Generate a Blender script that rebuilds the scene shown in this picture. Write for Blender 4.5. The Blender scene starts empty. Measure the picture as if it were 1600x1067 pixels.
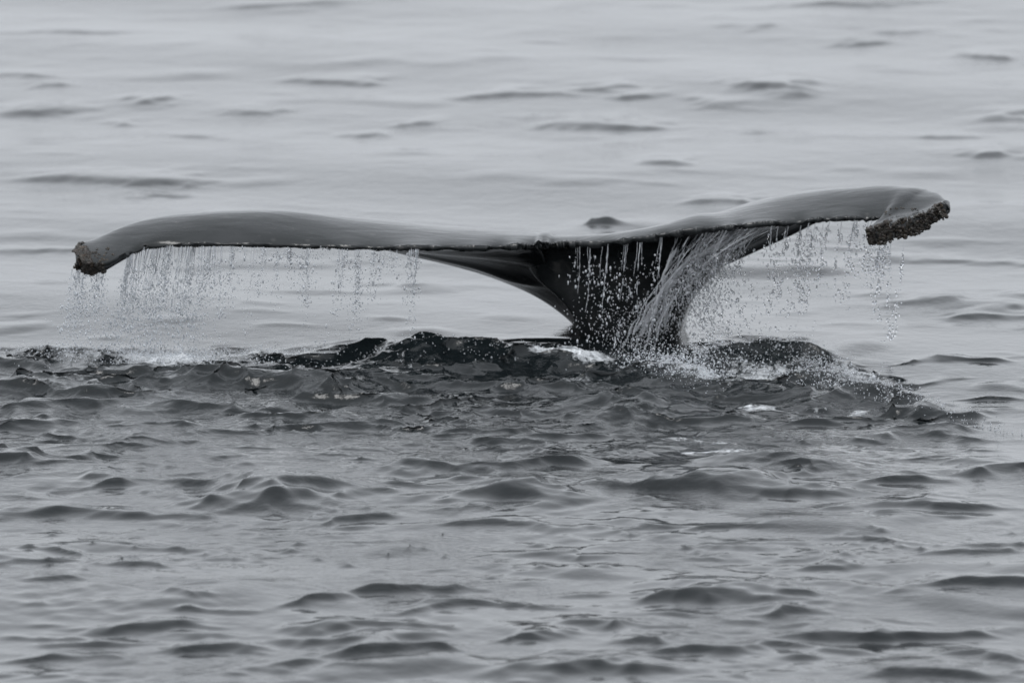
import bpy, math, random
import numpy as np
from mathutils import Vector

# ------------------------------------------------------------------ camera
scene = bpy.context.scene
DIST = 40.0                       # metres from lens to the whale's tail
ELEV = math.radians(8.5)          # the boat deck looks down on the sea at this angle
MPP = 0.00292                     # metres per photo pixel at the tail
KPX = MPP / DIST
FWD = np.array([0, math.cos(ELEV), -math.sin(ELEV)])
UPV = np.array([0, math.sin(ELEV), math.cos(ELEV)])
RGT = np.array([1.0, 0, 0])
CAM = UPV * 0.0628 - FWD * DIST

cam_data = bpy.data.cameras.new("camera")
cam = bpy.data.objects.new("camera", cam_data)
scene.collection.objects.link(cam)
cam.location = CAM
cam.rotation_euler = (math.pi / 2 - ELEV, 0, 0)
cam_data.sensor_width = 36
cam_data.lens = 36 * DIST / (1600 * MPP)
cam_data.clip_start = 0.5
cam_data.clip_end = 20000
cam_data.dof.use_dof = True
cam_data.dof.focus_distance = DIST - 2.2
cam_data.dof.aperture_fstop = 3.9
scene.camera = cam

# ------------------------------------------------------------------ overcast sky
SUN_EL, SUN_AZ = math.radians(62), math.radians(205)
world = bpy.data.worlds.new("World")
scene.world = world
world.use_nodes = True
nt = world.node_tree
nt.nodes.clear()
wo = nt.nodes.new("ShaderNodeOutputWorld")
bg = nt.nodes.new("ShaderNodeBackground")
sky = nt.nodes.new("ShaderNodeTexSky")
sky.sky_type = 'NISHITA'
sky.sun_disc = False
sky.sun_elevation = SUN_EL
sky.sun_rotation = SUN_AZ
sky.air_density = 1.0
sky.dust_density = 5.5
hs = nt.nodes.new("ShaderNodeHueSaturation")
hs.inputs["Saturation"].default_value = 0.2
mixw = nt.nodes.new("ShaderNodeMix")
mixw.data_type = 'RGBA'
mixw.inputs[0].default_value = 0.6                      # closed cloud deck over the sky
mixw.inputs[7].default_value = (7.0, 7.35, 7.85, 1)
nt.links.new(sky.outputs[0], hs.inputs["Color"])
nt.links.new(hs.outputs[0], mixw.inputs[6])
nt.links.new(mixw.outputs[2], bg.inputs["Color"])
bg.inputs["Strength"].default_value = 0.12
nt.links.new(bg.outputs[0], wo.inputs[0])

sun_d = bpy.data.lights.new("sun", 'SUN')
sun_d.energy = 1.1
sun_d.angle = math.radians(28)
sun_d.color = (1.0, 0.995, 0.985)
sun = bpy.data.objects.new("sun", sun_d)
scene.collection.objects.link(sun)
sdir = Vector((math.sin(SUN_AZ) * math.cos(SUN_EL), math.cos(SUN_AZ) * math.cos(SUN_EL), math.sin(SUN_EL)))
sun.rotation_euler = sdir.to_track_quat('Z', 'Y').to_euler()
sun.location = (0, 0, 30)

scene.view_settings.view_transform = 'Standard'
scene.view_settings.look = 'None'
scene.view_settings.exposure = 0.70
scene.view_settings.gamma = 1.0
scene.render.engine = 'CYCLES'
scene.cycles.max_bounces = 10
scene.cycles.transmission_bounces = 8
scene.cycles.use_denoising = True
scene.cycles.caustics_reflective = False
scene.cycles.caustics_refractive = False

# ------------------------------------------------------------------ helpers
RNG = np.random.default_rng(7)


def at(px, py, Y):
    """Photo pixel at a given real depth Y -> metres."""
    d = FWD + RGT * (px - 800) * KPX + UPV * (533.5 - py) * KPX
    return CAM + d * ((Y - CAM[1]) / d[1])


def sea(px, py):
    """Photo pixel on the level sea -> (x, y) metres."""
    d = FWD + RGT * (px - 800) * KPX + UPV * (533.5 - py) * KPX
    p = CAM + d * (-CAM[2] / d[2])
    return p[0], p[1]


def sstep(a, b, x):
    t = np.clip((x - a) / (b - a), 0, 1)
    return t * t * (3 - 2 * t)


def field(x, y, n, lmin, lmax, seed, spread=math.pi, head=math.pi / 2, power=0.0):
    """Unit-variance random wave field: n sine trains of mixed wavelength and heading."""
    r = np.random.default_rng(seed)
    out = np.zeros_like(x)
    tot = 0.0
    for i in range(n):
        l = math.exp(r.uniform(math.log(lmin), math.log(lmax)))
        a = head + r.uniform(-spread, spread)
        w = (l / lmax) ** power
        k = 2 * math.pi / l
        out += w * np.sin(k * (math.cos(a) * x + math.sin(a) * y) + r.uniform(0, 6.283))
        tot += w * w * 0.5
    return out / math.sqrt(tot)


def mesh_from(name, co, faces, quads=True, smooth=True):
    me = bpy.data.meshes.new(name)
    co = np.asarray(co, dtype=np.float32)
    faces = np.asarray(faces, dtype=np.int32)
    n = faces.shape[1]
    me.vertices.add(len(co))
    me.vertices.foreach_set("co", co.ravel())
    me.loops.add(faces.size)
    me.loops.foreach_set("vertex_index", faces.ravel())
    me.polygons.add(len(faces))
    me.polygons.foreach_set("loop_start", np.arange(0, faces.size, n, dtype=np.int32))
    me.polygons.foreach_set("use_smooth", np.full(len(faces), smooth, dtype=bool))
    me.update(calc_edges=True)
    me.validate()
    return me


def link(name, me, mat, parent=None, **props):
    o = bpy.data.objects.new(name, me)
    scene.collection.objects.link(o)
    if mat and not me.materials:
        me.materials.append(mat)
    o.parent = parent
    for k, v in props.items():
        o[k] = v
    return o


def new_mat(name):
    m = bpy.data.materials.new(name)
    m.use_nodes = True
    t = m.node_tree
    return m, t, t.nodes["Principled BSDF"], t.nodes["Material Output"]


def N(t, kind, **kw):
    n = t.nodes.new(kind)
    for k, v in kw.items():
        if hasattr(n, k):
            setattr(n, k, v)
        else:
            n.inputs[k].default_value = v
    return n


# ------------------------------------------------------------------ materials
def sea_material():
    m, t, p, o = new_mat("sea_water")
    p.inputs["Base Color"].default_value = (0.005, 0.007, 0.008, 1)
    p.inputs["IOR"].default_value = 1.333
    tc = N(t, "ShaderNodeTexCoord")
    at_ = N(t, "ShaderNodeAttribute", attribute_name="churn")
    fo = N(t, "ShaderNodeAttribute", attribute_name="foam")
    n1 = N(t, "ShaderNodeTexNoise", Scale=5.0, Detail=3.0, Roughness=0.55)
    n2 = N(t, "ShaderNodeTexNoise", Scale=20.0, Detail=4.0, Roughness=0.6, Distortion=0.6)
    mp = N(t, "ShaderNodeMapping")
    mp.inputs["Scale"].default_value = (1.0, 0.8, 1.0)
    t.links.new(tc.outputs["Object"], mp.inputs[0])
    t.links.new(mp.outputs[0], n1.inputs["Vector"])
    t.links.new(mp.outputs[0], n2.inputs["Vector"])
    b1 = N(t, "ShaderNodeBump", Strength=1.0, Distance=0.0045)
    b2 = N(t, "ShaderNodeBump", Distance=0.035)
    t.links.new(n1.outputs[0], b1.inputs["Height"])
    t.links.new(n2.outputs[0], b2.inputs["Height"])
    ms = N(t, "ShaderNodeMath", operation='MULTIPLY_ADD')
    ms.inputs[1].default_value = 0.16
    ms.inputs[2].default_value = 0.03
    t.links.new(at_.outputs["Fac"], ms.inputs[0])
    t.links.new(ms.outputs[0], b2.inputs["Strength"])
    t.links.new(b1.outputs[0], b2.inputs["Normal"])
    mp3 = N(t, "ShaderNodeMapping")
    mp3.inputs["Scale"].default_value = (0.7, 1.0, 1.0)
    mp3.inputs["Rotation"].default_value = (0, 0, 0.25)
    t.links.new(tc.outputs["Object"], mp3.inputs[0])
    n3 = N(t, "ShaderNodeTexNoise", Scale=34.0, Detail=3.0, Roughness=0.6, Distortion=0.8)
    t.links.new(mp3.outputs[0], n3.inputs["Vector"])
    n4 = N(t, "ShaderNodeTexNoise", Scale=1.1, Detail=2.0)
    t.links.new(tc.outputs["Object"], n4.inputs["Vector"])
    g4 = N(t, "ShaderNodeMapRange")
    g4.inputs[1].default_value = 0.45
    g4.inputs[2].default_value = 0.70
    g4.inputs[3].default_value = 0.10
    g4.inputs[4].default_value = 1.0
    t.links.new(n4.outputs[0], g4.inputs[0])
    b3 = N(t, "ShaderNodeBump", Distance=0.003)
    t.links.new(g4.outputs[0], b3.inputs["Strength"])
    t.links.new(n3.outputs[0], b3.inputs["Height"])
    t.links.new(b2.outputs[0], b3.inputs["Normal"])
    t.links.new(b3.outputs[0], p.inputs["Normal"])
    mr = N(t, "ShaderNodeMath", operation='MULTIPLY_ADD')
    mr.inputs[1].default_value = 0.03
    mr.inputs[2].default_value = 0.03
    t.links.new(at_.outputs["Fac"], mr.inputs[0])
    t.links.new(mr.outputs[0], p.inputs["Roughness"])
    # froth: broken white lace where the water is aerated
    fn = N(t, "ShaderNodeTexNoise", Scale=26.0, Detail=5.0, Roughness=0.7, Distortion=1.2)
    t.links.new(mp.outputs[0], fn.inputs["Vector"])
    mm = N(t, "ShaderNodeMath", operation='ADD')
    t.links.new(fn.outputs[0], mm.inputs[0])
    t.links.new(fo.outputs["Fac"], mm.inputs[1])
    mg = N(t, "ShaderNodeMapRange")
    mg.inputs[1].default_value = 0.82
    mg.inputs[2].default_value = 1.3
    t.links.new(mm.outputs[0], mg.inputs[0])
    fb = N(t, "ShaderNodeBsdfDiffuse")
    fb.inputs["Color"].default_value = (0.62, 0.65, 0.68, 1)
    mx = N(t, "ShaderNodeMixShader")
    t.links.new(mg.outputs[0], mx.inputs[0])
    t.links.new(p.outputs[0], mx.inputs[1])
    t.links.new(fb.outputs[0], mx.inputs[2])
    t.links.new(mx.outputs[0], o.inputs["Surface"])
    return m


def whale_material():
    m, t, p, o = new_mat("wet_whale_skin")
    tc = N(t, "ShaderNodeTexCoord")
    mp = N(t, "ShaderNodeMapping")
    mp.inputs["Scale"].default_value = (0.7, 1.6, 1.6)
    t.links.new(tc.outputs["Object"], mp.inputs[0])
    n = N(t, "ShaderNodeTexNoise", Scale=4.0, Detail=6.0, Roughness=0.62, Distortion=0.4)
    t.links.new(mp.outputs[0], n.inputs["Vector"])
    cr = N(t, "ShaderNodeValToRGB")
    cr.color_ramp.elements[0].position = 0.32
    cr.color_ramp.elements[0].color = (0.010, 0.012, 0.0125, 1)
    cr.color_ramp.elements[1].position = 0.75
    cr.color_ramp.elements[1].color = (0.027, 0.029, 0.031, 1)
    t.links.new(n.outputs[0], cr.inputs[0])
    mps = N(t, "ShaderNodeMapping")
    mps.inputs["Scale"].default_value = (1.2, 14.0, 9.0)
    mps.inputs["Rotation"].default_value = (0, 0, 0.5)
    t.links.new(tc.outputs["Object"], mps.inputs[0])
    ns = N(t, "ShaderNodeTexNoise", Scale=3.0, Detail=3.0, Roughness=0.5)
    t.links.new(mps.outputs[0], ns.inputs["Vector"])
    sc_ = N(t, "ShaderNodeMapRange")
    sc_.inputs[1].default_value = 0.66
    sc_.inputs[2].default_value = 0.74
    t.links.new(ns.outputs[0], sc_.inputs[0])
    vo = N(t, "ShaderNodeTexVoronoi", Scale=9.0)
    t.links.new(tc.outputs["Object"], vo.inputs["Vector"])
    vr = N(t, "ShaderNodeMapRange")
    vr.inputs[1].default_value = 0.16
    vr.inputs[2].default_value = 0.06
    t.links.new(vo.outputs["Distance"], vr.inputs[0])
    mk = N(t, "ShaderNodeMath", operation='MAXIMUM')
    t.links.new(sc_.outputs[0], mk.inputs[0])
    t.links.new(vr.outputs[0], mk.inputs[1])
    mk2 = N(t, "ShaderNodeMath", operation='MULTIPLY')
    t.links.new(mk.outputs[0], mk2.inputs[0])
    t.links.new(n.outputs[0], mk2.inputs[1])
    sm = N(t, "ShaderNodeMix", data_type='RGBA')
    sm.inputs[7].default_value = (0.055, 0.055, 0.055, 1)
    t.links.new(mk2.outputs[0], sm.inputs[0])
    t.links.new(cr.outputs[0], sm.inputs[6])
    t.links.new(sm.outputs[2], p.inputs["Base Color"])
    p.inputs["IOR"].default_value = 1.35
    n2 = N(t, "ShaderNodeTexNoise", Scale=9.0, Detail=4.0, Roughness=0.6)
    mp2 = N(t, "ShaderNodeMapping")
    mp2.inputs["Scale"].default_value = (0.6, 1.8, 1.8)
    t.links.new(tc.outputs["Object"], mp2.inputs[0])
    t.links.new(mp2.outputs[0], n2.inputs["Vector"])
    mr = N(t, "ShaderNodeMapRange")
    mr.inputs[3].default_value = 0.04
    mr.inputs[4].default_value = 0.20
    t.links.new(n2.outputs[0], mr.inputs[0])
    t.links.new(mr.outputs[0], p.inputs["Roughness"])
    b = N(t, "ShaderNodeBump", Strength=0.32, Distance=0.012)
    t.links.new(n2.outputs[0], b.inputs["Height"])
    n3 = N(t, "ShaderNodeTexNoise", Scale=60.0, Detail=3.0)
    t.links.new(tc.outputs["Object"], n3.inputs["Vector"])
    b2 = N(t, "ShaderNodeBump", Strength=0.2, Distance=0.002)
    t.links.new(n3.outputs[0], b2.inputs["Height"])
    t.links.new(b.outputs[0], b2.inputs["Normal"])
    t.links.new(b2.outputs[0], p.inputs["Normal"])
    return m


def barnacle_material():
    m, t, p, o = new_mat("barnacle_shell")
    oi = N(t, "ShaderNodeObjectInfo")
    cr = N(t, "ShaderNodeValToRGB")
    e = cr.color_ramp.elements
    e[0].color = (0.010, 0.009, 0.007, 1)
    e[1].color = (0.095, 0.062, 0.034, 1)
    x = e.new(0.55)
    x.color = (0.026, 0.018, 0.011, 1)
    tc = N(t, "ShaderNodeTexCoord")
    ge = N(t, "ShaderNodeNewGeometry")
    nb = N(t, "ShaderNodeTexNoise", Scale=38.0, Detail=2.0)
    t.links.new(ge.outputs["Position"], nb.inputs["Vector"])
    ma = N(t, "ShaderNodeMath", operation='MULTIPLY_ADD')
    ma.inputs[1].default_value = 0.22
    t.links.new(oi.outputs["Random"], ma.inputs[0])
    t.links.new(nb.outputs[0], ma.inputs[2])
    mb = N(t, "ShaderNodeMapRange")
    mb.inputs[1].default_value = 0.40
    mb.inputs[2].default_value = 0.95
    t.links.new(ma.outputs[0], mb.inputs[0])
    t.links.new(mb.outputs[0], cr.inputs[0])
    n = N(t, "ShaderNodeTexNoise", Scale=90.0, Detail=3.0)
    t.links.new(tc.outputs["Object"], n.inputs["Vector"])
    mx = N(t, "ShaderNodeMix", data_type='RGBA', blend_type='MULTIPLY')
    mx.inputs[0].default_value = 0.8
    t.links.new(cr.outputs[0], mx.inputs[6])
    t.links.new(n.outputs["Color"], mx.inputs[7])
    t.links.new(mx.outputs[2], p.inputs["Base Color"])
    p.inputs["Roughness"].default_value = 0.45
    b = N(t, "ShaderNodeBump", Strength=0.6, Distance=0.004)
    t.links.new(n.outputs[0], b.inputs["Height"])
    t.links.new(b.outputs[0], p.inputs["Normal"])
    return m


def drop_material(name, milk, rough=0.03):
    """Falling water: clear drops, the torn sheets slightly milky with air."""
    m, t, p, o = new_mat(name)
    p.inputs["Base Color"].default_value = (0.95, 0.97, 1.0, 1)
    p.inputs["IOR"].default_value = 1.333
    p.inputs["Roughness"].default_value = rough
    p.inputs["Transmission Weight"].default_value = 1.0
    d = N(t, "ShaderNodeBsdfDiffuse")
    d.inputs["Color"].default_value = (0.72, 0.75, 0.79, 1)
    tr = N(t, "ShaderNodeBsdfTranslucent")
    tr.inputs["Color"].default_value = (0.72, 0.75, 0.79, 1)
    m1 = N(t, "ShaderNodeMixShader")
    m1.inputs[0].default_value = 0.4
    t.links.new(d.outputs[0], m1.inputs[1])
    t.links.new(tr.outputs[0], m1.inputs[2])
    m2 = N(t, "ShaderNodeMixShader")
    m2.inputs[0].default_value = milk
    t.links.new(p.outputs[0], m2.inputs[1])
    t.links.new(m1.outputs[0], m2.inputs[2])
    t.links.new(m2.outputs[0], o.inputs["Surface"])
    return m


M_SEA = sea_material()
M_WHALE = whale_material()
M_BARN = barnacle_material()
M_DROP = drop_material("clear_droplets", 0.12)
M_MILK = drop_material("aerated_water", 0.75, 0.12)
M_CLEAR = drop_material("clear_water_drop", 0.0)
M_SHEET = drop_material("sheet_water", 0.42, 0.08)
M_FROTH = drop_material("white_froth", 0.85, 0.25)

# ------------------------------------------------------------------ the sea
# wavelets seen in the photograph: centre and size of each dark front face (px, py, width, height)
WAVES = [
    (1320, 10, 230, 10), (1345, 71, 70, 9), (1185, 49, 60, 8), (1540, 93, 80, 11), (525, 131, 110, 10),
    (225, 161, 75, 10), (25, 124, 70, 9), (60, 179, 120, 13), (800, 154, 140, 11), (940, 143, 60, 8),
    (1000, 153, 70, 9), (1213, 150, 95, 18), (1122, 166, 70, 8), (920, 200, 150, 16), (1030, 198, 70, 9),
    (1575, 188, 100, 13), (660, 194, 80, 9), (1048, 263, 80, 11), (1550, 250, 110, 14), (1130, 318, 80, 10),
    (120, 284, 150, 11), (240, 290, 130, 14), (240, 311, 70, 9), (572, 214, 55, 8),
    (380, 176, 80, 8), (185, 192, 50, 7), (280, 218, 110, 8), (70, 138, 60, 7), (430, 10, 160, 7),
    (120, 54, 190, 7), (1390, 52, 70, 6), (1190, 206, 80, 6), (1485, 215, 70, 6),
    (620, 450, 70, 9), (1462, 484, 120, 17), (1555, 500, 120, 14), (1480, 406, 80, 7), (1600, 470, 90, 9),
    (1425, 574, 55, 7), (1540, 572, 80, 9), (1390, 330, 90, 8), (60, 390, 120, 7), (1560, 410, 90, 7),
    (455, 790, 180, 38), (365, 775, 80, 15), (560, 814, 100, 12), (800, 785, 190, 32), (770, 824, 200, 10),
    (1115, 775, 260, 36), (1250, 780, 120, 14), (1400, 762, 110, 15), (1565, 742, 100, 18), (1460, 796, 170, 18),
    (1400, 812, 110, 8), (1350, 853, 140, 8), (1010, 826, 130, 9), (1130, 832, 150, 9),
    (640, 932, 170, 20), (500, 946, 140, 14), (1115, 940, 180, 26), (1245, 962, 130, 20), (1540, 922, 130, 16),
    (235, 985, 160, 15), (330, 1012, 130, 14), (560, 985, 230, 14), (960, 978, 160, 14), (1360, 990, 240, 18),
    (1240, 1012, 160, 13), (840, 738, 170, 24), (690, 745, 120, 16), (45, 676, 130, 24), (180, 760, 80, 16),
    (20, 730, 60, 20), (225, 888, 70, 10), (105, 862, 80, 9), (75, 882, 160, 8), (590, 1022, 150, 26),
    (430, 1052, 260, 16), (905, 1052, 260, 22), (1480, 1062, 240, 22), (1560, 1028, 140, 18), (1020, 1002, 100, 12),
    (310, 937, 80, 8), (90, 912, 90, 8), (60, 806, 170, 18), (200, 808, 140, 12), (830, 950, 70, 8),
    (330, 958, 80, 7), (1540, 862, 150, 8), (1500, 872, 130, 8), (1290, 888, 60, 7), (700, 955, 170, 10),
    (60, 1030, 160, 12), (150, 1005, 120, 10), (820, 1000, 60, 14), (1100, 1020, 160, 14),
    (100, 995, 60, 8), (1540, 985, 120, 12), (1480, 645, 90, 14), (1450, 690, 150, 20),
    (1560, 622, 90, 7), (1440, 600, 100, 6),
]
# the heaved, broken water the tail is sinking through
HEAVES = [
    (60, 556, 190, 26), (200, 560, 160, 18), (280, 600, 220, 26), (420, 604, 210, 38), (330, 572, 220, 22),
    (530, 553, 110, 26), (640, 560, 190, 46), (740, 566, 120, 34), (810, 572, 140, 36), (690, 582, 260, 24),
    (930, 576, 110, 16), (920, 632, 170, 34), (1000, 612, 150, 24), (1150, 570, 110, 34), (1225, 573, 120, 32),
    (1290, 596, 120, 34), (1190, 612, 220, 30), (1360, 622, 120, 34), (1430, 636, 80, 20), (1070, 600, 120, 26),
    (230, 588, 150, 26), (90, 640, 190, 26), (330, 640, 200, 24), (470, 655, 180, 18), (10, 620, 120, 24), (620, 600, 240, 26),
    (860, 610, 190, 24), (980, 650, 170, 24), (1340, 655, 150, 22), (400, 676, 200, 12), (240, 668, 130, 18),
    (760, 655, 120, 20), (640, 640, 140, 20), (150, 620, 170, 28), (500, 600, 160, 28), (1100, 655, 200, 24),
    (1250, 660, 180, 24), (780, 668, 90, 22), (880, 680, 120, 18), (60, 600, 160, 26), (560, 625, 150, 22),
]


def axis(lo, hi, segs, far):
    """Grid lines: fine inside, then growing steps out to the horizon."""
    pts = []
    a = lo
    for end, step in segs:
        n = max(1, int(round((end - a) / step)))
        pts.append(np.linspace(a, end, n, endpoint=False))
        a = end
    core = np.concatenate(pts + [np.array([hi])])
    s0, s1 = segs[0][1], segs[-1][1]
    left, right = [], []
    p, s = lo, s0
    while p > -far:
        s *= 1.16
        p -= s
        left.append(p)
    p, s = hi, s1
    while p < far:
        s *= 1.16
        p += s
        right.append(p)
    return np.concatenate([np.array(left[::-1]), core, np.array(right)])


xs = axis(-4.2, 4.2, [(-3.4, 0.03), (3.4, 0.0125), (4.2, 0.03)], 9000)
ys = axis(-9.6, 17.0, [(-3.4, 0.024), (1.2, 0.014), (6.0, 0.035), (17.0, 0.05)], 9000)
GX, GY = np.meshgrid(xs, ys)
X, Y = GX.ravel(), GY.ravel()
near = (np.abs(X) < 14) & (Y > -24) & (Y < 32)
fade = (1 - sstep(6, 14, np.abs(X))) * (1 - sstep(20, 32, Y)) * sstep(-24, -14, Y)
x, y, fd = X[near], Y[near], fade[near]

# zone of broken water, given as its far and near shorelines
UP = [(-300, 549), (450, 549), (900, 549), (1250, 546), (1330, 575), (1460, 628), (1600, 662), (1900, 690)]
DN = [(-300, 720), (200, 735), (600, 745), (900, 735), (1200, 715), (1450, 705), (1600, 685), (1900, 695)]
ux, uy = zip(*[sea(*q) for q in UP])
dx_, dy_ = zip(*[sea(*q) for q in DN])
wob = 0.12 * field(x, y, 14, 0.25, 1.6, 91)
yu = np.interp(x, ux, uy) + 0.02
yd = np.interp(x, dx_, dy_)
rel = (yu - y + wob) / (yu - yd)                      # 0 at the far edge, 1 at the near edge
churn = sstep(-0.06, 0.05, rel) * (1 - sstep(0.45, 1.45, rel + 0.25 * field(x, y, 12, 0.4, 2.0, 92)))

churn *= 1 - sstep(sea(1400, 650)[0], sea(1600, 650)[0], x)

h = np.zeros_like(x)
# long low swell and smooth wavelets
h += 0.010 * field(x, y, 18, 2.2, 6.0, 11, 0.7, math.pi / 2)
g = field(x, y, 46, 0.45, 1.9, 12, 1.0, math.pi / 2 + 0.15, 0.8)
far = 1 - 0.75 * sstep(0.0, 5.0, y)
h += far * (0.0022 * (np.exp(0.6 * g) - 1) + 0.013 * np.maximum(g - 0.75, 0) ** 1.3)
calm = 1 - sstep(1.0, 7.0, y) * 0.45
g2 = field(x, y, 40, 0.16, 0.6, 13, 1.2, math.pi / 2 - 0.2, 0.9)
patch = sstep(-0.6, 1.2, field(x, y, 12, 1.0, 3.5, 15))
h += 0.0022 * calm * (1 - 0.5 * sstep(-1.5, 1.5, y)) * (0.4 + patch) * (0.4 * g2 + 1.4 * np.maximum(g2 - 0.6, 0) ** 1.3)
# near cat's-paw ripples
g3 = field(x, y, 40, 0.07, 0.25, 14, 1.3, math.pi / 2, 0.9)
h += 0.0017 * (1 - sstep(-2.5, 1.0, y)) * patch * g3

wx = x + 0.05 * field(x, y, 16, 0.25, 0.9, 21) + 0.02 * field(x, y, 16, 0.1, 0.3, 23)
wy = y + 0.05 * field(x, y, 16, 0.3, 1.2, 22) + 0.012 * field(x, y, 16, 0.1, 0.3, 24)


def heave(px, py, w, hp, steep, back=1.9, skew=0.0, warp=1.0):
    cx, cy = sea(px, py)
    sc = (cy - CAM[1]) / -CAM[1]
    m = MPP * sc
    dy = hp * m / (steep + 0.155)
    hh = steep * dy
    sx = w * m * 0.5 / 1.25
    s = (np.abs(x - cx) < 4 * sx + 0.3) & (np.abs(y - cy) < 6 * dy + 0.4)
    xx, yy = x[s] + warp * (wx[s] - x[s]), y[s] + warp * (wy[s] - y[s])
    u = (xx - cx) / sx
    v = (yy - cy - dy * 0.75 - skew * (xx - cx))
    sg = np.where(v < 0, dy * 0.62, dy * back)
    h[s] += hh * np.exp(-0.5 * np.abs(u) ** 2.4 - 0.5 * (v / sg) ** 2)


for i, wv in enumerate(WAVES):
    heave(*wv, steep=0.42 if wv[1] > 520 else 0.18, skew=RNG.uniform(-0.15, 0.3))
heave(944, 352, 50, 14, steep=0.7, back=1.0, warp=0.1)
heave(918, 352, 18, 6, steep=0.6, back=1.0, warp=0.1)
rw = np.random.default_rng(77)
for _ in range(60):                                    # little dark flecks of ripple on the near water
    pyr = rw.uniform(700, 1067)
    heave(rw.uniform(-60, 1660), pyr, rw.uniform(24, 110), rw.uniform(4, 7), steep=0.34, skew=rw.uniform(-0.3, 0.4), warp=0.25)
for _ in range(70):
    heave(rw.uniform(0, 1100) if rw.random() < 0.7 else rw.uniform(1250, 1600), rw.normal(868, 16), rw.uniform(8, 30), rw.uniform(3, 5.5), steep=0.42, warp=0.2)
for hv in HEAVES:
    heave(hv[0], hv[1], hv[2], hv[3] * (0.62 if hv[0] < 1100 else 0.48), steep=0.38, back=1.3, skew=RNG.uniform(-0.3, 0.3))

# broken water: sharp little crests over rounded hollows
qx = wx + 0.03 * field(x, y, 16, 0.12, 0.5, 35)
qy = wy + 0.05 * field(x, y, 16, 0.15, 0.7, 36)
c1 = field(qx, qy, 40, 0.30, 0.95, 31, 1.0, 1.9, 0.9)
c2 = field(qx, qy, 46, 0.11, 0.32, 32, 1.2, 2.0, 0.8)
c3 = field(qx, qy, 46, 0.05, 0.13, 33, 1.4, 1.9, 0.6)
gust = 0.35 + 1.0 * sstep(-0.8, 1.2, field(x, y, 14, 0.3, 1.3, 37))
rough = 1.0 * churn * (0.55 + 0.45 * (1 - sstep(0.1, 0.8, rel)))
h += rough * (0.0130 * c1 + gust * 0.0064 * c2)
# pinch the crests: water particles crowd towards them
nyn, nxn = int(np.sum((ys > -24) & (ys < 32))), int(np.sum(np.abs(xs) < 14))
hg = h.reshape(nyn, nxn)
hy, hx = np.gradient(hg, ys[(ys > -24) & (ys < 32)], xs[np.abs(xs) < 14])
lim = lambda a: 0.018 * np.tanh(a * 0.034 / 0.018)
sx_ = lim(hx).ravel() * fd
sy_ = lim(hy).ravel() * fd
h += rough * gust * 0.0021 * c3
# boiling water where the streams land: torn little peaks
boil = np.zeros_like(x)
for px, py, w, hp, a in [(1010, 572, 120, 26, 1.0), (1080, 585, 130, 22, 0.9), (1180, 578, 170, 26, 0.7), (1300, 590, 130, 26, 0.8),
                         (900, 566, 110, 14, 0.7), (270, 556, 190, 12, 0.6), (60, 558, 150, 14, 0.5), (560, 560, 160, 16, 0.3),
                         (770, 562, 140, 14, 0.2), (1390, 618, 120, 18, 0.6)]:
    cx, cy = sea(px, py)
    boil = np.maximum(boil, a * np.exp(-0.5 * ((wx - cx) / (w * MPP * 0.42)) ** 2 - 0.5 * ((wy - cy) / (hp * MPP / 0.15 * 0.4)) ** 2))
k1 = field(qx, qy, 50, 0.05, 0.20, 51, math.pi, 0, 0.6)
k2 = field(qx, qy, 50, 0.035, 0.09, 52, math.pi, 0, 0.4)
h += 0.75 * boil * (0.0075 * np.exp(0.5 * k1) + 0.003 * np.exp(0.45 * k2) - 0.010)
h *= fd

# froth: where the water falls back in
foam = np.zeros_like(x)
for px, py, w, hp, a in [
    (905, 562, 125, 15, 0.62), (865, 560, 36, 14, 0.62), (1010, 578, 150, 26, 0.58), (1090, 588, 160, 22, 0.54),
    (1190, 582, 150, 20, 0.46), (1320, 588, 130, 20, 0.46), (260, 556, 240, 13, 0.60), (120, 556, 120, 10, 0.45),
    (440, 552, 160, 10, 0.5), (1060, 688, 110, 6, 0.52), (1120, 706, 90, 5, 0.50), (1190, 632, 120, 7, 0.48),
    (1330, 634, 70, 5, 0.5), (640, 575, 180, 16, 0.30), (900, 600, 200, 14, 0.32)]:
    cx, cy = sea(px, py)
    sx, sy = w * MPP * 0.42, hp * MPP / 0.15 * 0.45
    foam = np.maximum(foam, a * np.exp(-0.5 * ((wx - cx) / sx) ** 2 - 0.5 * ((wy - cy) / sy) ** 2))
foam = np.maximum(foam, 0.13 * churn * (1 - sstep(0.0, 0.6, rel)))

Z = np.zeros_like(X)
Z[near] = h
XD, YD = X.copy(), Y.copy()
XD[near] += sx_
YD[near] += sy_
CH = np.zeros_like(X)
CH[near] = churn * fd
FO = np.zeros_like(X)
FO[near] = foam * fd
nx, ny = len(xs), len(ys)
idx = np.arange(nx * ny).reshape(ny, nx)
quads = np.stack([idx[:-1, :-1], idx[:-1, 1:], idx[1:, 1:], idx[1:, :-1]], -1).reshape(-1, 4)
sea_me = mesh_from("sea", np.stack([XD, YD, Z], 1), quads)
for nm, arr in (("churn", CH), ("foam", FO)):
    a_ = sea_me.attributes.new(nm, 'FLOAT', 'POINT')
    a_.data.foreach_set("value", arr.astype(np.float32))
link("sea", sea_me, M_SEA, kind="structure",
     label="grey rippled sea, broken and dark around the whale's tail", category="sea")
print("sea verts", len(X))
ZG = Z.reshape(ny, nx)


def sea_z(px_, py_):
    i = np.clip(np.searchsorted(xs, px_), 1, nx - 1)
    j = np.clip(np.searchsorted(ys, py_), 1, ny - 1)
    return ZG[j, i]


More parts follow.
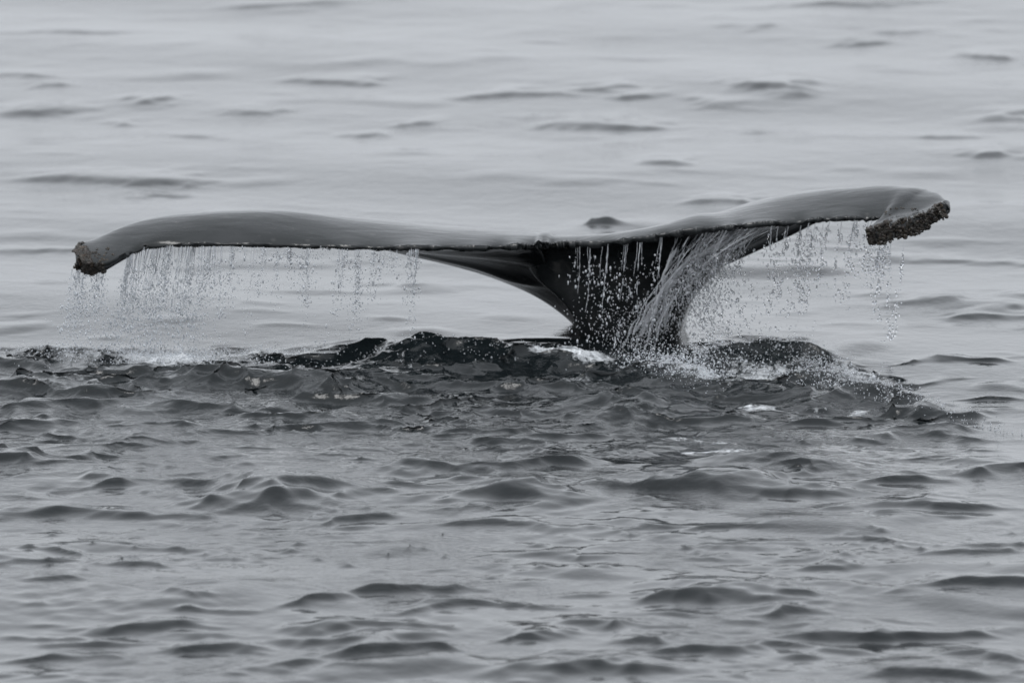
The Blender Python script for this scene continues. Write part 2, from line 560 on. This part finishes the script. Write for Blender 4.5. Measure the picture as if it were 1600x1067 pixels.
# ------------------------------------------------------------------ the whale's tail
# stations from the left tip to the right tip:
# trailing edge (px, py, depth), mid of the blade, leading edge, half thickness, blunt edge half thickness
ST = [
    ((121, 408, -.10), (118, 400, -.06), (117, 392, -.02), .015, .024),
    ((138, 420, -.13), (132, 399, -.06), (124, 380, .03), .030, .028),
    ((166, 416, -.12), (163, 392, -.02), (148, 374, .12), .034, .018),
    ((198, 399, -.06), (203, 373, .08), (192, 355, .22), .036, .009),
    ((238, 384, .00), (256, 358, .15), (248, 342, .36), .042, .007),
    ((330, 384, .00), (346, 350, .20), (345, 344, .50), .050, .007),
    ((430, 384, .00), (445, 350, .26), (450, 356, .66), .056, .007),
    ((530, 385, .00), (545, 359, .37), (545, 374, .82), .060, .007),
    ((620, 386, .00), (630, 366, .46), (632, 397, .94), .064, .008),
    ((700, 385, .02), (712, 376, .50), (710, 415, .95), .070, .008),
    ((768, 383, .05), (790, 386, .54), (790, 440, .93), .075, .009),
    ((812, 381, .08), (842, 396, .58), (866, 480, .88), .080, .010),
    ((835, 380, .10), (868, 405, .62), (922, 540, .80), .085, .010),
    ((850, 379, .13), (885, 415, .66), (946, 640, .74), .090, .010),
    ((862, 379, .16), (900, 420, .68), (946, 860, .72), .090, .010),
    ((880, 379, .17), (930, 420, .68), (968, 860, .72), .090, .010),
    ((910, 379, .13), (965, 418, .68), (992, 860, .72), .090, .010),
    ((965, 377, .05), (1005, 414, .68), (1015, 860, .72), .090, .010),
    ((1030, 368, .01), (1035, 406, .66), (1056, 860, .72), .090, .010),
    ((1085, 358, .00), (1062, 396, .64), (1058, 640, .74), .085, .010),
    ((1125, 354, .00), (1092, 380, .62), (1070, 510, .80), .080, .009),
    ((1165, 351, .00), (1135, 360, .60), (1100, 435, .88), .075, .008),
    ((1210, 348, .00), (1190, 342, .56), (1170, 398, .92), .070, .008),
    ((1260, 345, .00), (1248, 330, .50), (1240, 366, .90), .064, .007),
    ((1310, 343, .00), (1305, 317, .38), (1305, 330, .76), .058, .007),
    ((1352, 342, .00), (1356, 309, .28), (1362, 304, .55), .050, .007),
    ((1382, 345, -.01), (1394, 310, .20), (1402, 295, .42), .044, .008),
    ((1357, 370, -.14), (1406, 323, .10), (1430, 295, .32), .040, .022),
    ((1382, 364, -.15), (1426, 322, .12), (1450, 298, .34), .038, .031),
    ((1415, 357, -.14), (1449, 324, .08), (1466, 303, .24), .034, .031),
    ((1450, 343, -.10), (1468, 324, .03), (1477, 313, .14), .028, .027),
    ((1476, 326, -.04), (1482, 321, .00), (1484, 318, .04), .015, .024),
]
SIDE = [i for i in range(len(ST)) if not 15 <= i <= 17]


def catmull(P, per):
    P = np.asarray(P, float)
    Q = np.vstack([2 * P[0] - P[1], P, 2 * P[-1] - P[-2]])
    out = []
    t = np.linspace(0, 1, per, endpoint=False)[:, None]
    for i in range(len(P) - 1):
        a, b, c, d = Q[i:i + 4]
        out.append(0.5 * (2 * b + (c - a) * t + (2 * a - 5 * b + 4 * c - d) * t ** 2 + (3 * b - a - 3 * c + d) * t ** 3))
    out.append(P[-1:])
    return np.vstack(out)


PER, NV = 27, 72
Tc = catmull([at(*s[0]) for s in ST], PER)
Mc = catmull([at(*s[1]) for s in ST], PER)
Lc = catmull([at(*s[2]) for s in ST], PER)
Hc = np.maximum(catmull([[s[3]] for s in ST], PER)[:, 0], 0.01)
Ec = np.maximum(catmull([[s[4]] for s in ST], PER)[:, 0] * 1.25, 0.006)
NU = len(Tc)
# frayed trailing edge
r = np.random.default_rng(5)
ua = np.arange(NU)
jag = np.zeros(NU)
for k in range(80):
    c, wd, am = r.uniform(3.2 * PER, NU - 6 * PER), r.uniform(1.0, 5), r.uniform(-0.030, 0.018)
    jag += am * np.exp(-0.5 * ((ua - c) / wd) ** 2)
jag += np.convolve(r.normal(0, 0.007, NU), [0.2, 0.3, 0.3, 0.2], 'same')
jag *= sstep(2.8 * PER, 4.2 * PER, ua) * (1 - sstep(NU - 5 * PER, NU - 4.5 * PER, ua) * 0.6)
v = np.linspace(0, 1, NV) ** 1.15
V = v[None, :, None]
ctrl = 2 * Mc - 0.5 * (Tc + Lc)
# the stem ribs turn down hard: soften their control point so they do not loop
mid = (1 - V) ** 2 * Tc[:, None] + 2 * V * (1 - V) * ctrl[:, None] + V ** 2 * Lc[:, None]
longr = sstep(0.55, 1.2, np.linalg.norm(Lc - Tc, axis=1))[:, None, None]
# stem alternative: cubic over the shoulder then straight down
B1 = Tc + np.array([0, 0.42, 0.10])
B1[:, 2] += 0.05 * np.exp(-((np.arange(NU) / PER - 18.3) / 1.6) ** 2)
B2 = np.stack([0.75 * Lc[:, 0] + 0.25 * Tc[:, 0], Lc[:, 1] + 0.10, 0.62 * Tc[:, 2] + 0.38 * Lc[:, 2] + 0.1], 1)
cub = ((1 - V) ** 3 * Tc[:, None] + 3 * V * (1 - V) ** 2 * B1[:, None]
       + 3 * V ** 2 * (1 - V) * B2[:, None] + V ** 3 * Lc[:, None])
mid = mid * (1 - longr) + cub * longr
edgew = np.exp(-v / 0.05)[None, :]
mid[:, :, 2] += jag[:, None] * edgew * 0.7
mid[:, :, 1] -= jag[:, None] * edgew * 1.2
# soften along the span so ribs blend
for _ in range(50):
    mid[1:-1, 1:] = 0.25 * mid[:-2, 1:] + 0.5 * mid[1:-1, 1:] + 0.25 * mid[2:, 1:]
du = np.gradient(mid, axis=0)
dv = np.gradient(mid, axis=1)
nrm = np.cross(du, dv)
nrm /= np.linalg.norm(nrm, axis=2, keepdims=True) + 1e-9
side_pts = np.concatenate([mid[:15 * PER - 12, -1], mid[18 * PER:, -1]])
flat = mid.reshape(-1, 3)
dist = np.full(len(flat), 9.0)
for k in range(0, len(side_pts), 2):
    dist = np.minimum(dist, np.linalg.norm(flat - side_pts[k], axis=1))
dist = dist.reshape(NU, NV)
arc = np.concatenate([np.zeros((NU, 1)), np.cumsum(np.linalg.norm(np.diff(mid, axis=1), axis=2), axis=1)], 1)
rr = np.clip(dist / 0.30, 0, 1)
fl = Hc[:, None] * np.sqrt(1 - (1 - rr) ** 2) * sstep(-0.05, 0.38, arc)
rp = np.clip(dist / 0.24, 0, 1)
ped = 0.26 * np.sqrt(1 - (1 - rp) ** 2)
xc = at(985, 540, 0.7)[0]
pw = sstep(0.44, 0.02, mid[:, :, 2]) * (1 - sstep(0.30, 0.75, np.abs(mid[:, :, 0] - xc)))
ht = fl * (1 - pw) + ped * pw
sgn = np.sign(np.mean(nrm[8 * PER:10 * PER, 10:30, 2]))
stem_n = np.zeros_like(nrm)
stem_n[..., 1] = sgn
pn = sstep(0.0, 0.5, pw)[..., None]
nrm = nrm * (1 - pn) + stem_n * pn
nrm /= np.linalg.norm(nrm, axis=2, keepdims=True) + 1e-9
edge_close = np.clip(dist / 0.05, 0, 1)
ht += Ec[:, None] * np.exp(-(arc / 0.12) ** 2) * np.sqrt(edge_close)
# tendon ridge sweeping from the stem out under each fluke
ridge = 0.016 * np.exp(-((dist - 0.16) / 0.05) ** 2) * sstep(0.25, 0.5, arc)
for _ in range(6):
    ht[1:-1] = 0.25 * ht[:-2] + 0.5 * ht[1:-1] + 0.25 * ht[2:]
for _ in range(14):
    nrm[1:-1] = 0.25 * nrm[:-2] + 0.5 * nrm[1:-1] + 0.25 * nrm[2:]
    nrm[:, 1:-1] = 0.25 * nrm[:, :-2] + 0.5 * nrm[:, 1:-1] + 0.25 * nrm[:, 2:]
nrm /= np.linalg.norm(nrm, axis=2, keepdims=True) + 1e-9
if sgn < 0:
    nrm = -nrm
uu = ua / PER
inner = sstep(5.5, 9.0, uu) * (1 - sstep(20.0, 24.5, uu))
share = (1 - 0.82 * inner[:, None] * (1 - pw))           # the thick root lies mostly below the blade
top = mid + nrm * (ht * share)[..., None]
bot = mid - nrm * (ht * (2 - share) + ridge)[..., None]
for srf, its in ((top, 16), (bot, 70)):                                   # blubber is smooth: no creases between ribs
    for _ in range(its):
        srf[1:-1, 3:-1] = 0.5 * srf[1:-1, 3:-1] + 0.125 * (srf[:-2, 3:-1] + srf[2:, 3:-1] + srf[1:-1, 2:-2] + srf[1:-1, 4:])
tail_co = np.concatenate([top.reshape(-1, 3), bot.reshape(-1, 3)])
gi = np.arange(NU * NV).reshape(NU, NV)
go = gi + NU * NV
fq = [np.stack([gi[:-1, :-1], gi[1:, :-1], gi[1:, 1:], gi[:-1, 1:]], -1).reshape(-1, 4),
      np.stack([go[:-1, :-1], go[:-1, 1:], go[1:, 1:], go[1:, :-1]], -1).reshape(-1, 4),
      np.stack([gi[:-1, 0], go[:-1, 0], go[1:, 0], gi[1:, 0]], -1),
      np.stack([gi[:-1, -1], gi[1:, -1], go[1:, -1], go[:-1, -1]], -1),
      np.stack([gi[0, :-1], gi[0, 1:], go[0, 1:], go[0, :-1]], -1),
      np.stack([gi[-1, :-1], go[-1, :-1], go[-1, 1:], gi[-1, 1:]], -1)]
tail_me = mesh_from("whale", tail_co, np.concatenate(fq))
import bmesh
bm = bmesh.new()
bm.from_mesh(tail_me)
bmesh.ops.remove_doubles(bm, verts=bm.verts, dist=0.0008)
bmesh.ops.recalc_face_normals(bm, faces=bm.faces)
bm.to_mesh(tail_me)
bm.free()
for p_ in tail_me.polygons:
    p_.use_smooth = True
whale = bpy.data.objects.new("whale", None)
scene.collection.objects.link(whale)
whale.location = at(985, 540, 0.7)
whale.location.z = 0.0
whale["label"] = ("black humpback whale tail, flukes spread above the sea, water streaming off")
whale["category"] = "whale"
bpy.context.view_layer.update()
flukes = link("flukes", tail_me, M_WHALE, whale)
flukes.matrix_parent_inverse = whale.matrix_world.inverted()

# barnacles crusting the blunt tips
def barnacle_mesh(k):
    rb = np.random.default_rng(100 + k)
    n = 8
    co, fc = [], []
    for ring, (rad, z) in enumerate([(1.0, -0.25), (0.86, 0.35), (0.52, 0.85), (0.30, 0.80), (0.22, 0.45)]):
        for a in range(n):
            w = rad * (1 + rb.normal(0, 0.10))
            co.append((w * math.cos(6.2832 * a / n), w * math.sin(6.2832 * a / n), z + rb.normal(0, 0.05)))
    for ring in range(4):
        for a in range(n):
            fc.append((ring * n + a, ring * n + (a + 1) % n, ring * n + n + (a + 1) % n, ring * n + n + a))
    return mesh_from("barnacle", co, fc, smooth=False)


BM = [barnacle_mesh(k) for k in range(5)]
rb = np.random.default_rng(3)


def on_tip(u0, u1, spill, depth):
    """A point and outward direction on the blunt rim (or the face beside it)."""
    i = int(rb.uniform(u0, u1))
    a, b = top[i, 0], bot[i, 0]
    p = a + (b - a) * rb.uniform(-0.10, 1.10)
    out = np.cross(top[min(i + 1, NU - 1), 0] - top[max(i - 1, 0), 0], b - a)
    if np.dot(out, mid[i, 0] - mid[i, 5]) < 0:
        out = -out
    if rb.random() < spill:
        j = int(rb.integers(1, depth))
        p = top[i, j]
        out = nrm[i, j]
    out = out / (np.linalg.norm(out) + 1e-9) + rb.normal(0, 0.28, 3)
    return p, out / np.linalg.norm(out)


def crust(zones, label):
    """Mat of small shells, with the larger barnacles standing on it one by one."""
    base_co, base_f, k = [], [], 0
    for u0, u1, small, count, rmin, rmax, spill, depth in zones:
        for _ in range(small):
            p, out = on_tip(u0, u1, spill, depth)
            rad = rb.uniform(0.005, 0.011)
            q = Vector(out).to_track_quat('Z', 'Y').to_matrix()
            src = BM[int(rb.integers(0, 5))]
            for vv in src.vertices:
                base_co.append(tuple(Vector(p) + q @ Vector((vv.co.x * rad, vv.co.y * rad, vv.co.z * rad * 0.7))))
            for pl in src.polygons:
                base_f.append([k + t for t in pl.vertices])
            k += len(src.vertices)
    mat_o = link("barnacle_crust", mesh_from("barnacle_crust", base_co, base_f, smooth=False), M_BARN, whale, label=label, kind="stuff")
    mat_o.matrix_parent_inverse = whale.matrix_world.inverted()
    for u0, u1, small, count, rmin, rmax, spill, depth in zones:
        for _ in range(count):
            p, out = on_tip(u0, u1, spill, depth)
            rad = rmin + (rmax - rmin) * rb.random() ** 2
            o = bpy.data.objects.new("barnacle", BM[int(rb.integers(0, 5))])
            scene.collection.objects.link(o)
            o.parent = mat_o
            o.location = p - out * rad * 0.1
            o.rotation_euler = Vector(out).to_track_quat('Z', 'Y').to_euler()
            o.scale = (rad, rad, rad * rb.uniform(0.3, 0.65))


for b_ in BM:
    b_.materials.append(M_BARN)
crust([(27 * PER - 9, NU - 3, 330, 150, 0.006, 0.014, 0.05, 5), (26.6 * PER, NU - 3, 10, 16, 0.006, 0.012, 1.0, 30)], "brown barnacle crust along the right fluke tip")
crust([(0, 1.9 * PER, 90, 40, 0.008, 0.016, 0.0, 5), (0, 1.25 * PER, 150, 60, 0.008, 0.016, 1.0, NV - 2), (PER, 2.4 * PER, 8, 14, 0.006, 0.011, 1.0, 40)],
      "brown barnacle crust rounding the left fluke tip")

# ------------------------------------------------------------------ falling water
ICO_V = np.array([(-1, 1.618, 0), (1, 1.618, 0), (-1, -1.618, 0), (1, -1.618, 0), (0, -1, 1.618), (0, 1, 1.618),
                  (0, -1, -1.618), (0, 1, -1.618), (1.618, 0, -1), (1.618, 0, 1), (-1.618, 0, -1), (-1.618, 0, 1)]) / 1.902
ICO_F = np.array([(0, 11, 5), (0, 5, 1), (0, 1, 7), (0, 7, 10), (0, 10, 11), (1, 5, 9), (5, 11, 4), (11, 10, 2),
                  (10, 7, 6), (7, 1, 8), (3, 9, 4), (3, 4, 2), (3, 2, 6), (3, 6, 8), (3, 8, 9), (4, 9, 5),
                  (2, 4, 11), (6, 2, 10), (8, 6, 7), (9, 8, 1)])


class Water:
    def __init__(self, seed):
        self.co, self.tri, self.n = [], [], 0
        self.r = np.random.default_rng(seed)

    def drops(self, P, R, stretch=1.3):
        P = np.asarray(P, float)
        if len(P) == 0:
            return
        R = np.asarray(R, float)
        n = len(P)
        S = np.stack([R * self.r.uniform(0.7, 1.2, n), R * self.r.uniform(0.7, 1.2, n),
                      R * self.r.uniform(0.8, 2 * stretch - 0.8, n)], 1)
        co = ICO_V[None] * S[:, None] + P[:, None]
        f = ICO_F[None] + (np.arange(n) * 12)[:, None, None] + self.n
        self.co.append(co.reshape(-1, 3))
        self.tri.append(f.reshape(-1, 3))
        self.n += n * 12

    def strand(self, pts, rad, sides=5, flat=1.0):
        pts = np.asarray(pts, float)
        n = len(pts)
        if n < 3:
            return
        a = np.arange(sides) * 2 * math.pi / sides
        ring = np.stack([np.cos(a), flat * np.sin(a), 0 * a], 1)
        co = pts[:, None] + ring[None] * np.asarray(rad)[:, None, None]
        i = np.arange(n - 1)[:, None] * sides
        j = np.arange(sides)[None]
        A, B = i + j, i + (j + 1) % sides
        f = np.concatenate([np.stack([A, B, B + sides], -1).reshape(-1, 3), np.stack([A, B + sides, A + sides], -1).reshape(-1, 3)])
        self.co.append(co.reshape(-1, 3))
        self.tri.append(f + self.n)
        self.n += n * sides

    def build(self, name, mat, label, category):
        me = mesh_from(name, np.concatenate(self.co), np.concatenate(self.tri))
        return link(name, me, mat, kind="stuff", label=label, category=category)

    def fall(self, p0, length, rad, slant=(0, 0, 0), keep=0.55, dropsize=0.004, scatter=0.02, lead=0.0, tau=0.11, tear=0.08):
        """A rivulet leaving p0: a thinning beaded thread that tears into drops on the way down."""
        step = 0.010
        n = max(6, int(length / step))
        s = np.linspace(0, length, n)
        q = s / max(length, 1e-6)
        wob = np.cumsum(np.cumsum(self.r.normal(0, 0.00030, (n, 2)), axis=0) * 0.6 + self.r.normal(0, 0.0008, (n, 2)), axis=0)
        pts = np.stack([p0[0] + slant[0] * s * (0.8 + 0.2 * q) + lead * (1 - np.exp(-s / tau)) + wob[:, 0],
                        p0[1] + slant[1] * s + wob[:, 1], p0[2] - s], 1)
        k = int(n * keep)
        if k > 4:
            ph = self.r.uniform(0, 6.28)
            bead = 0.75 + 0.45 * np.sin(s[:k] * self.r.uniform(90, 190) + ph) * sstep(0, 0.4, q[:k]) + self.r.normal(0, 0.14, k)
            rd = np.clip(rad * bead * (1 - 0.55 * (s[:k] / s[k - 1]) ** 1.5), 0.0006, 1)
            cut = self.r.random(k) < tear * sstep(0.05, 0.5, q[:k])
            start = 0
            for e in list(np.nonzero(cut)[0]) + [k]:
                if e - start >= 4:
                    seg = rd[start:e].copy()
                    seg[-1] *= 0.15
                    if start:
                        seg[0] *= 0.15
                    self.strand(pts[start:e], seg)
                start = e + 1
        m = self.r.poisson(max(0.0, (1 - keep) * length * 190))
        if m:
            t = keep * 0.6 + (1 - keep * 0.6) * self.r.random(m)
            ii = np.clip((t * (n - 1)).astype(int), 0, n - 1)
            P = pts[ii] + self.r.normal(0, 1, (m, 3)) * (scatter * (0.15 + t))[:, None] * np.array([1, 1.3, 0.6])
            P = P[P[:, 2] > sea_z(P[:, 0], P[:, 1]) + 0.004]
            self.drops(P, np.minimum(dropsize * self.r.lognormal(-0.15, 0.45, len(P)), 0.0042), 2.1)


def trailing(px):
    """Lower lip of the trailing edge at a photo column."""
    x0 = (px - 800) * MPP
    i = int(np.argmin(np.abs(Tc[:, 0] - x0) + 0.2 * np.abs(Tc[:, 1])))
    p = np.minimum(top[i, 0], bot[i, 0])
    return np.array([x0, mid[i, 0, 1] - 0.004, p[2] + 0.004])


# left fluke: a thin torn veil, thickest below the outer third
w = Water(41)
for c in [204, 214, 229, 240, 246, 262, 271, 283, 294, 301, 318, 330]:
    drift = w.r.normal(-0.13, 0.05)
    for _ in range(int(w.r.integers(6, 13))):
        px = np.clip(c + w.r.normal(0, 3.0), 198, 345)
        w.fall(trailing(px) + np.array([0, w.r.uniform(-0.02, 0.05), 0]), w.r.uniform(0.36, 0.52), w.r.uniform(0.0010, 0.0030),
               (drift + w.r.normal(0, 0.025), 0.02, 0), w.r.uniform(0.15, 0.75), 0.0018, 0.026)
for c in np.linspace(338, 655, 46) + w.r.normal(0, 4, 46):
    L0 = w.r.uniform(0.05, 0.16) if w.r.random() < 0.55 else w.r.uniform(0.16, 0.5)
    for _ in range(int(w.r.integers(1, 6))):
        px = np.clip(c + w.r.normal(0, 3.5), 330, 656)
        w.fall(trailing(px), L0 * w.r.uniform(0.5, 1.1), w.r.uniform(0.0010, 0.0030),
               (w.r.normal(-0.06, 0.03), 0.0, 0), w.r.uniform(0.1, 0.6), 0.0019, 0.018)
w.build("falling_water", M_MILK, "thin torn veil of droplets falling from the left fluke's trailing edge", "falling water")

w = Water(42)
for _ in range(40):
    px = w.r.uniform(112, 168)
    p0 = at(px, 420, -0.10)
    w.fall(p0, w.r.uniform(0.2, 0.40), w.r.uniform(0.0012, 0.003), (w.r.normal(-0.12, 0.06), 0, 0), w.r.uniform(0.05, 0.25), 0.0017, 0.034)
w.build("falling_water", M_MILK, "faint column of drips below the barnacled left fluke tip", "falling water")

# distinct rivulets running down in front of the stem
def rivulets(px_list, label):
    ww = Water(int(px_list[0]))
    for px, L, rad, sl in px_list[1]:
        ww.fall(trailing(px) + np.array([0, 0.01, 0]), L, rad, (sl, 0.08, 0), 0.92, 0.0024, 0.012)
        for _ in range(2):
            ww.fall(trailing(px + ww.r.normal(0, 4)) + np.array([0, 0.012, 0]), L * ww.r.uniform(0.3, 1.0), rad * 0.5,
                    (sl * ww.r.uniform(0.8, 1.2), 0.08, 0), 0.6, 0.0022, 0.02)
    ww.build("water_stream", M_MILK, label, "water stream")


rivulets((51, [(922, 0.34, 0.0030, 0.0), (950, 0.34, 0.0030, -0.05), (906, 0.24, 0.0018, 0.0)]),
         "pair of thin white rivulets left of centre on the dark tail stem")
rivulets((52, [(1000, 0.38, 0.0032, -0.07), (978, 0.30, 0.0022, -0.06)]),
         "thin white rivulets down the middle of the dark tail stem")
rivulets((53, [(1033, 0.44, 0.0036, -0.13)]),
         "single beaded rivulet just left of the heavy white torrent")

# the heavy torrent off the right fluke
w = Water(61)
BUN = w.r.uniform(1058, 1210, 19)


def torrent_path(px):
    """Runoff follows the sloping underside towards the stem, then drops."""
    return -(px - 1045) * 1.15 * MPP, -0.22 + w.r.normal(0, 0.07)


for _ in range(70):
    px = np.clip(BUN[w.r.integers(0, 19)] + w.r.normal(0, 5), 1054, 1214)
    ld, sl = torrent_path(px)
    L = w.r.uniform(0.46, 0.62) if w.r.random() < 0.55 else w.r.uniform(0.10, 0.42)
    w.fall(trailing(px) + np.array([0, w.r.uniform(-0.01, 0.14), w.r.uniform(-0.03, 0)]), L, w.r.uniform(0.0011, 0.0034),
           (sl, w.r.uniform(-0.05, 0.1), 0), w.r.uniform(0.45, 0.95), 0.0021, 0.018, ld * w.r.uniform(0.8, 1.15), w.r.uniform(0.18, 0.32), 0.25)
for _ in range(56):
    px = w.r.uniform(1085, 1205)
    ld, sl = torrent_path(px)
    w.fall(trailing(px) + np.array([0, w.r.uniform(-0.01, 0.10), 0]), w.r.uniform(0.15, 0.55), w.r.uniform(0.0010, 0.0030),
           (sl * 0.6, 0.0, 0), w.r.uniform(0.2, 0.6), 0.0019, 0.03, ld * w.r.uniform(0.25, 0.8), 0.22)
for _ in range(30):                                     # torn ribbons of joined water
    px = w.r.uniform(1058, 1200)
    ld, sl = torrent_path(px)
    L = w.r.uniform(0.08, 0.4)
    n = max(8, int(L / 0.008))
    s0 = w.r.uniform(0.0, 0.35)
    ss = np.linspace(s0, min(s0 + L, 0.6), n)
    p0 = trailing(px) + np.array([0, w.r.uniform(0.0, 0.14), 0])
    wb = np.convolve(np.cumsum(w.r.normal(0, 0.0034, n)), np.ones(7) / 7, 'same')
    pts = np.stack([p0[0] + sl * ss + ld * (1 - np.exp(-ss / 0.24)) + wb, p0[1] + 0.04 * ss + w.r.normal(0, 0.001, n), p0[2] - ss], 1)
    nz = np.convolve(w.r.normal(0, 1, n + 8), np.ones(9) / 3, 'valid')[:n]
    wd = np.clip(w.r.uniform(0.003, 0.009) * (0.8 + 0.6 * nz) * np.sin(np.pi * np.linspace(0.02, 0.98, n)) ** 0.5, 0.0006, 0.016)
    w.strand(pts, wd, 8, 0.22)
w.build("falling_water", M_SHEET, "heavy white torrent pouring off the right fluke across the stem", "falling water")

w = Water(62)
m = 950
t = w.r.random(m)
px = 1078 + w.r.gamma(1.6, 38, m)
py = 400 + 150 * t ** 0.8 + (px - 1078) * -0.12
ok = (px < 1330)
P = np.array([at(a, b, c) for a, b, c in zip(px[ok], py[ok], w.r.uniform(-0.15, 0.25, ok.sum()))])
w.drops(P, 0.0030 * w.r.lognormal(0, 0.35, len(P)), 1.5)
for px in list(w.r.uniform(1195, 1375, 24)) + [1335, 1337, 1296, 1228, 1250]:
    w.fall(trailing(px), w.r.uniform(0.08, 0.45), w.r.uniform(0.0014, 0.0032), (w.r.normal(-0.12, 0.06), 0, 0),
           w.r.uniform(0.1, 0.4), 0.0036, 0.016)
w.build("falling_water", M_DROP, "loose scattered droplets falling below the right fluke", "falling water")

w = Water(63)
for px in w.r.uniform(1366, 1412, 9):
    w.fall(at(px, 380, -0.15), w.r.uniform(0.06, 0.5), w.r.uniform(0.0014, 0.0034), (w.r.normal(-0.10, 0.04), 0, 0),
           w.r.uniform(0.08, 0.35), 0.0036, 0.012)
w.build("falling_water", M_DROP, "thin drip line falling from the barnacled right fluke tip", "falling water")

# spray thrown against the dark stem
w = Water(64)
m = 650
px = w.r.normal(965, 42, m)
py = 540 - np.abs(w.r.normal(0, 55, m))
P = np.array([at(a, b, w.r.uniform(-0.05, 0.25)) for a, b in zip(px, py)])
w.drops(P, 0.0017 * w.r.lognormal(0, 0.45, m), 1.9)
w.build("spray", M_MILK, "fine spray of droplets in front of the tail stem's base", "spray")


def splash(seed, items, label, mat, size=0.0045, name="spray"):
    """Drops flung up along a stretch of broken water: (px0, px1, py, rise px, count)."""
    ww = Water(seed)
    for px0, px1, py0, py1, rise, cnt in items:
        u = ww.r.random(cnt) + ww.r.normal(0, 0.13, cnt)
        a = px0 + (px1 - px0) * u
        b = py0 + (py1 - py0) * u + ww.r.normal(0, 7 if rise > 4.5 or py0 < 800 else 38, cnt)
        up = ww.r.exponential(rise, cnt) * MPP
        P = []
        for k in range(cnt):
            gx, gy = sea(a[k], b[k])
            z = float(sea_z(np.array([gx]), np.array([gy]))[0])
            P.append((gx, gy, z + up[k] * 0.7 + 0.002))
        ww.drops(P, size * ww.r.lognormal(0, 0.38, cnt), 1.15)
    ww.build(name, mat, label, "spray")


splash(71, [(1110, 1260, 562, 568, 5, 500), (1250, 1340, 577, 600, 11, 800), (1330, 1440, 600, 630, 6, 500),
            (1460, 1580, 636, 668, 3, 120)], "ragged spray along the breaking water right of the tail", M_SHEET, 0.0021)
splash(76, [(1090, 1260, 575, 585, 7, 420), (1240, 1400, 592, 612, 9, 420)],
       "pale spray flung over the broken hump right of the tail", M_MILK, 0.0019)
splash(72, [(980, 1130, 568, 580, 11, 1900), (1020, 1120, 588, 596, 6, 500)], "white splash where the torrent lands beside the stem", M_MILK, 0.0020, "water_splash")
splash(73, [(80, 460, 556, 556, 5, 1700), (190, 330, 556, 556, 9, 1000)], "low white splash where the left veil lands", M_MILK, 0.0019, "water_splash")
splash(74, [(0, 140, 553, 553, 4, 160), (480, 900, 556, 560, 3, 320)], "fine droplets along the dark crest left of the tail", M_SHEET, 0.0022)
print("scene built")
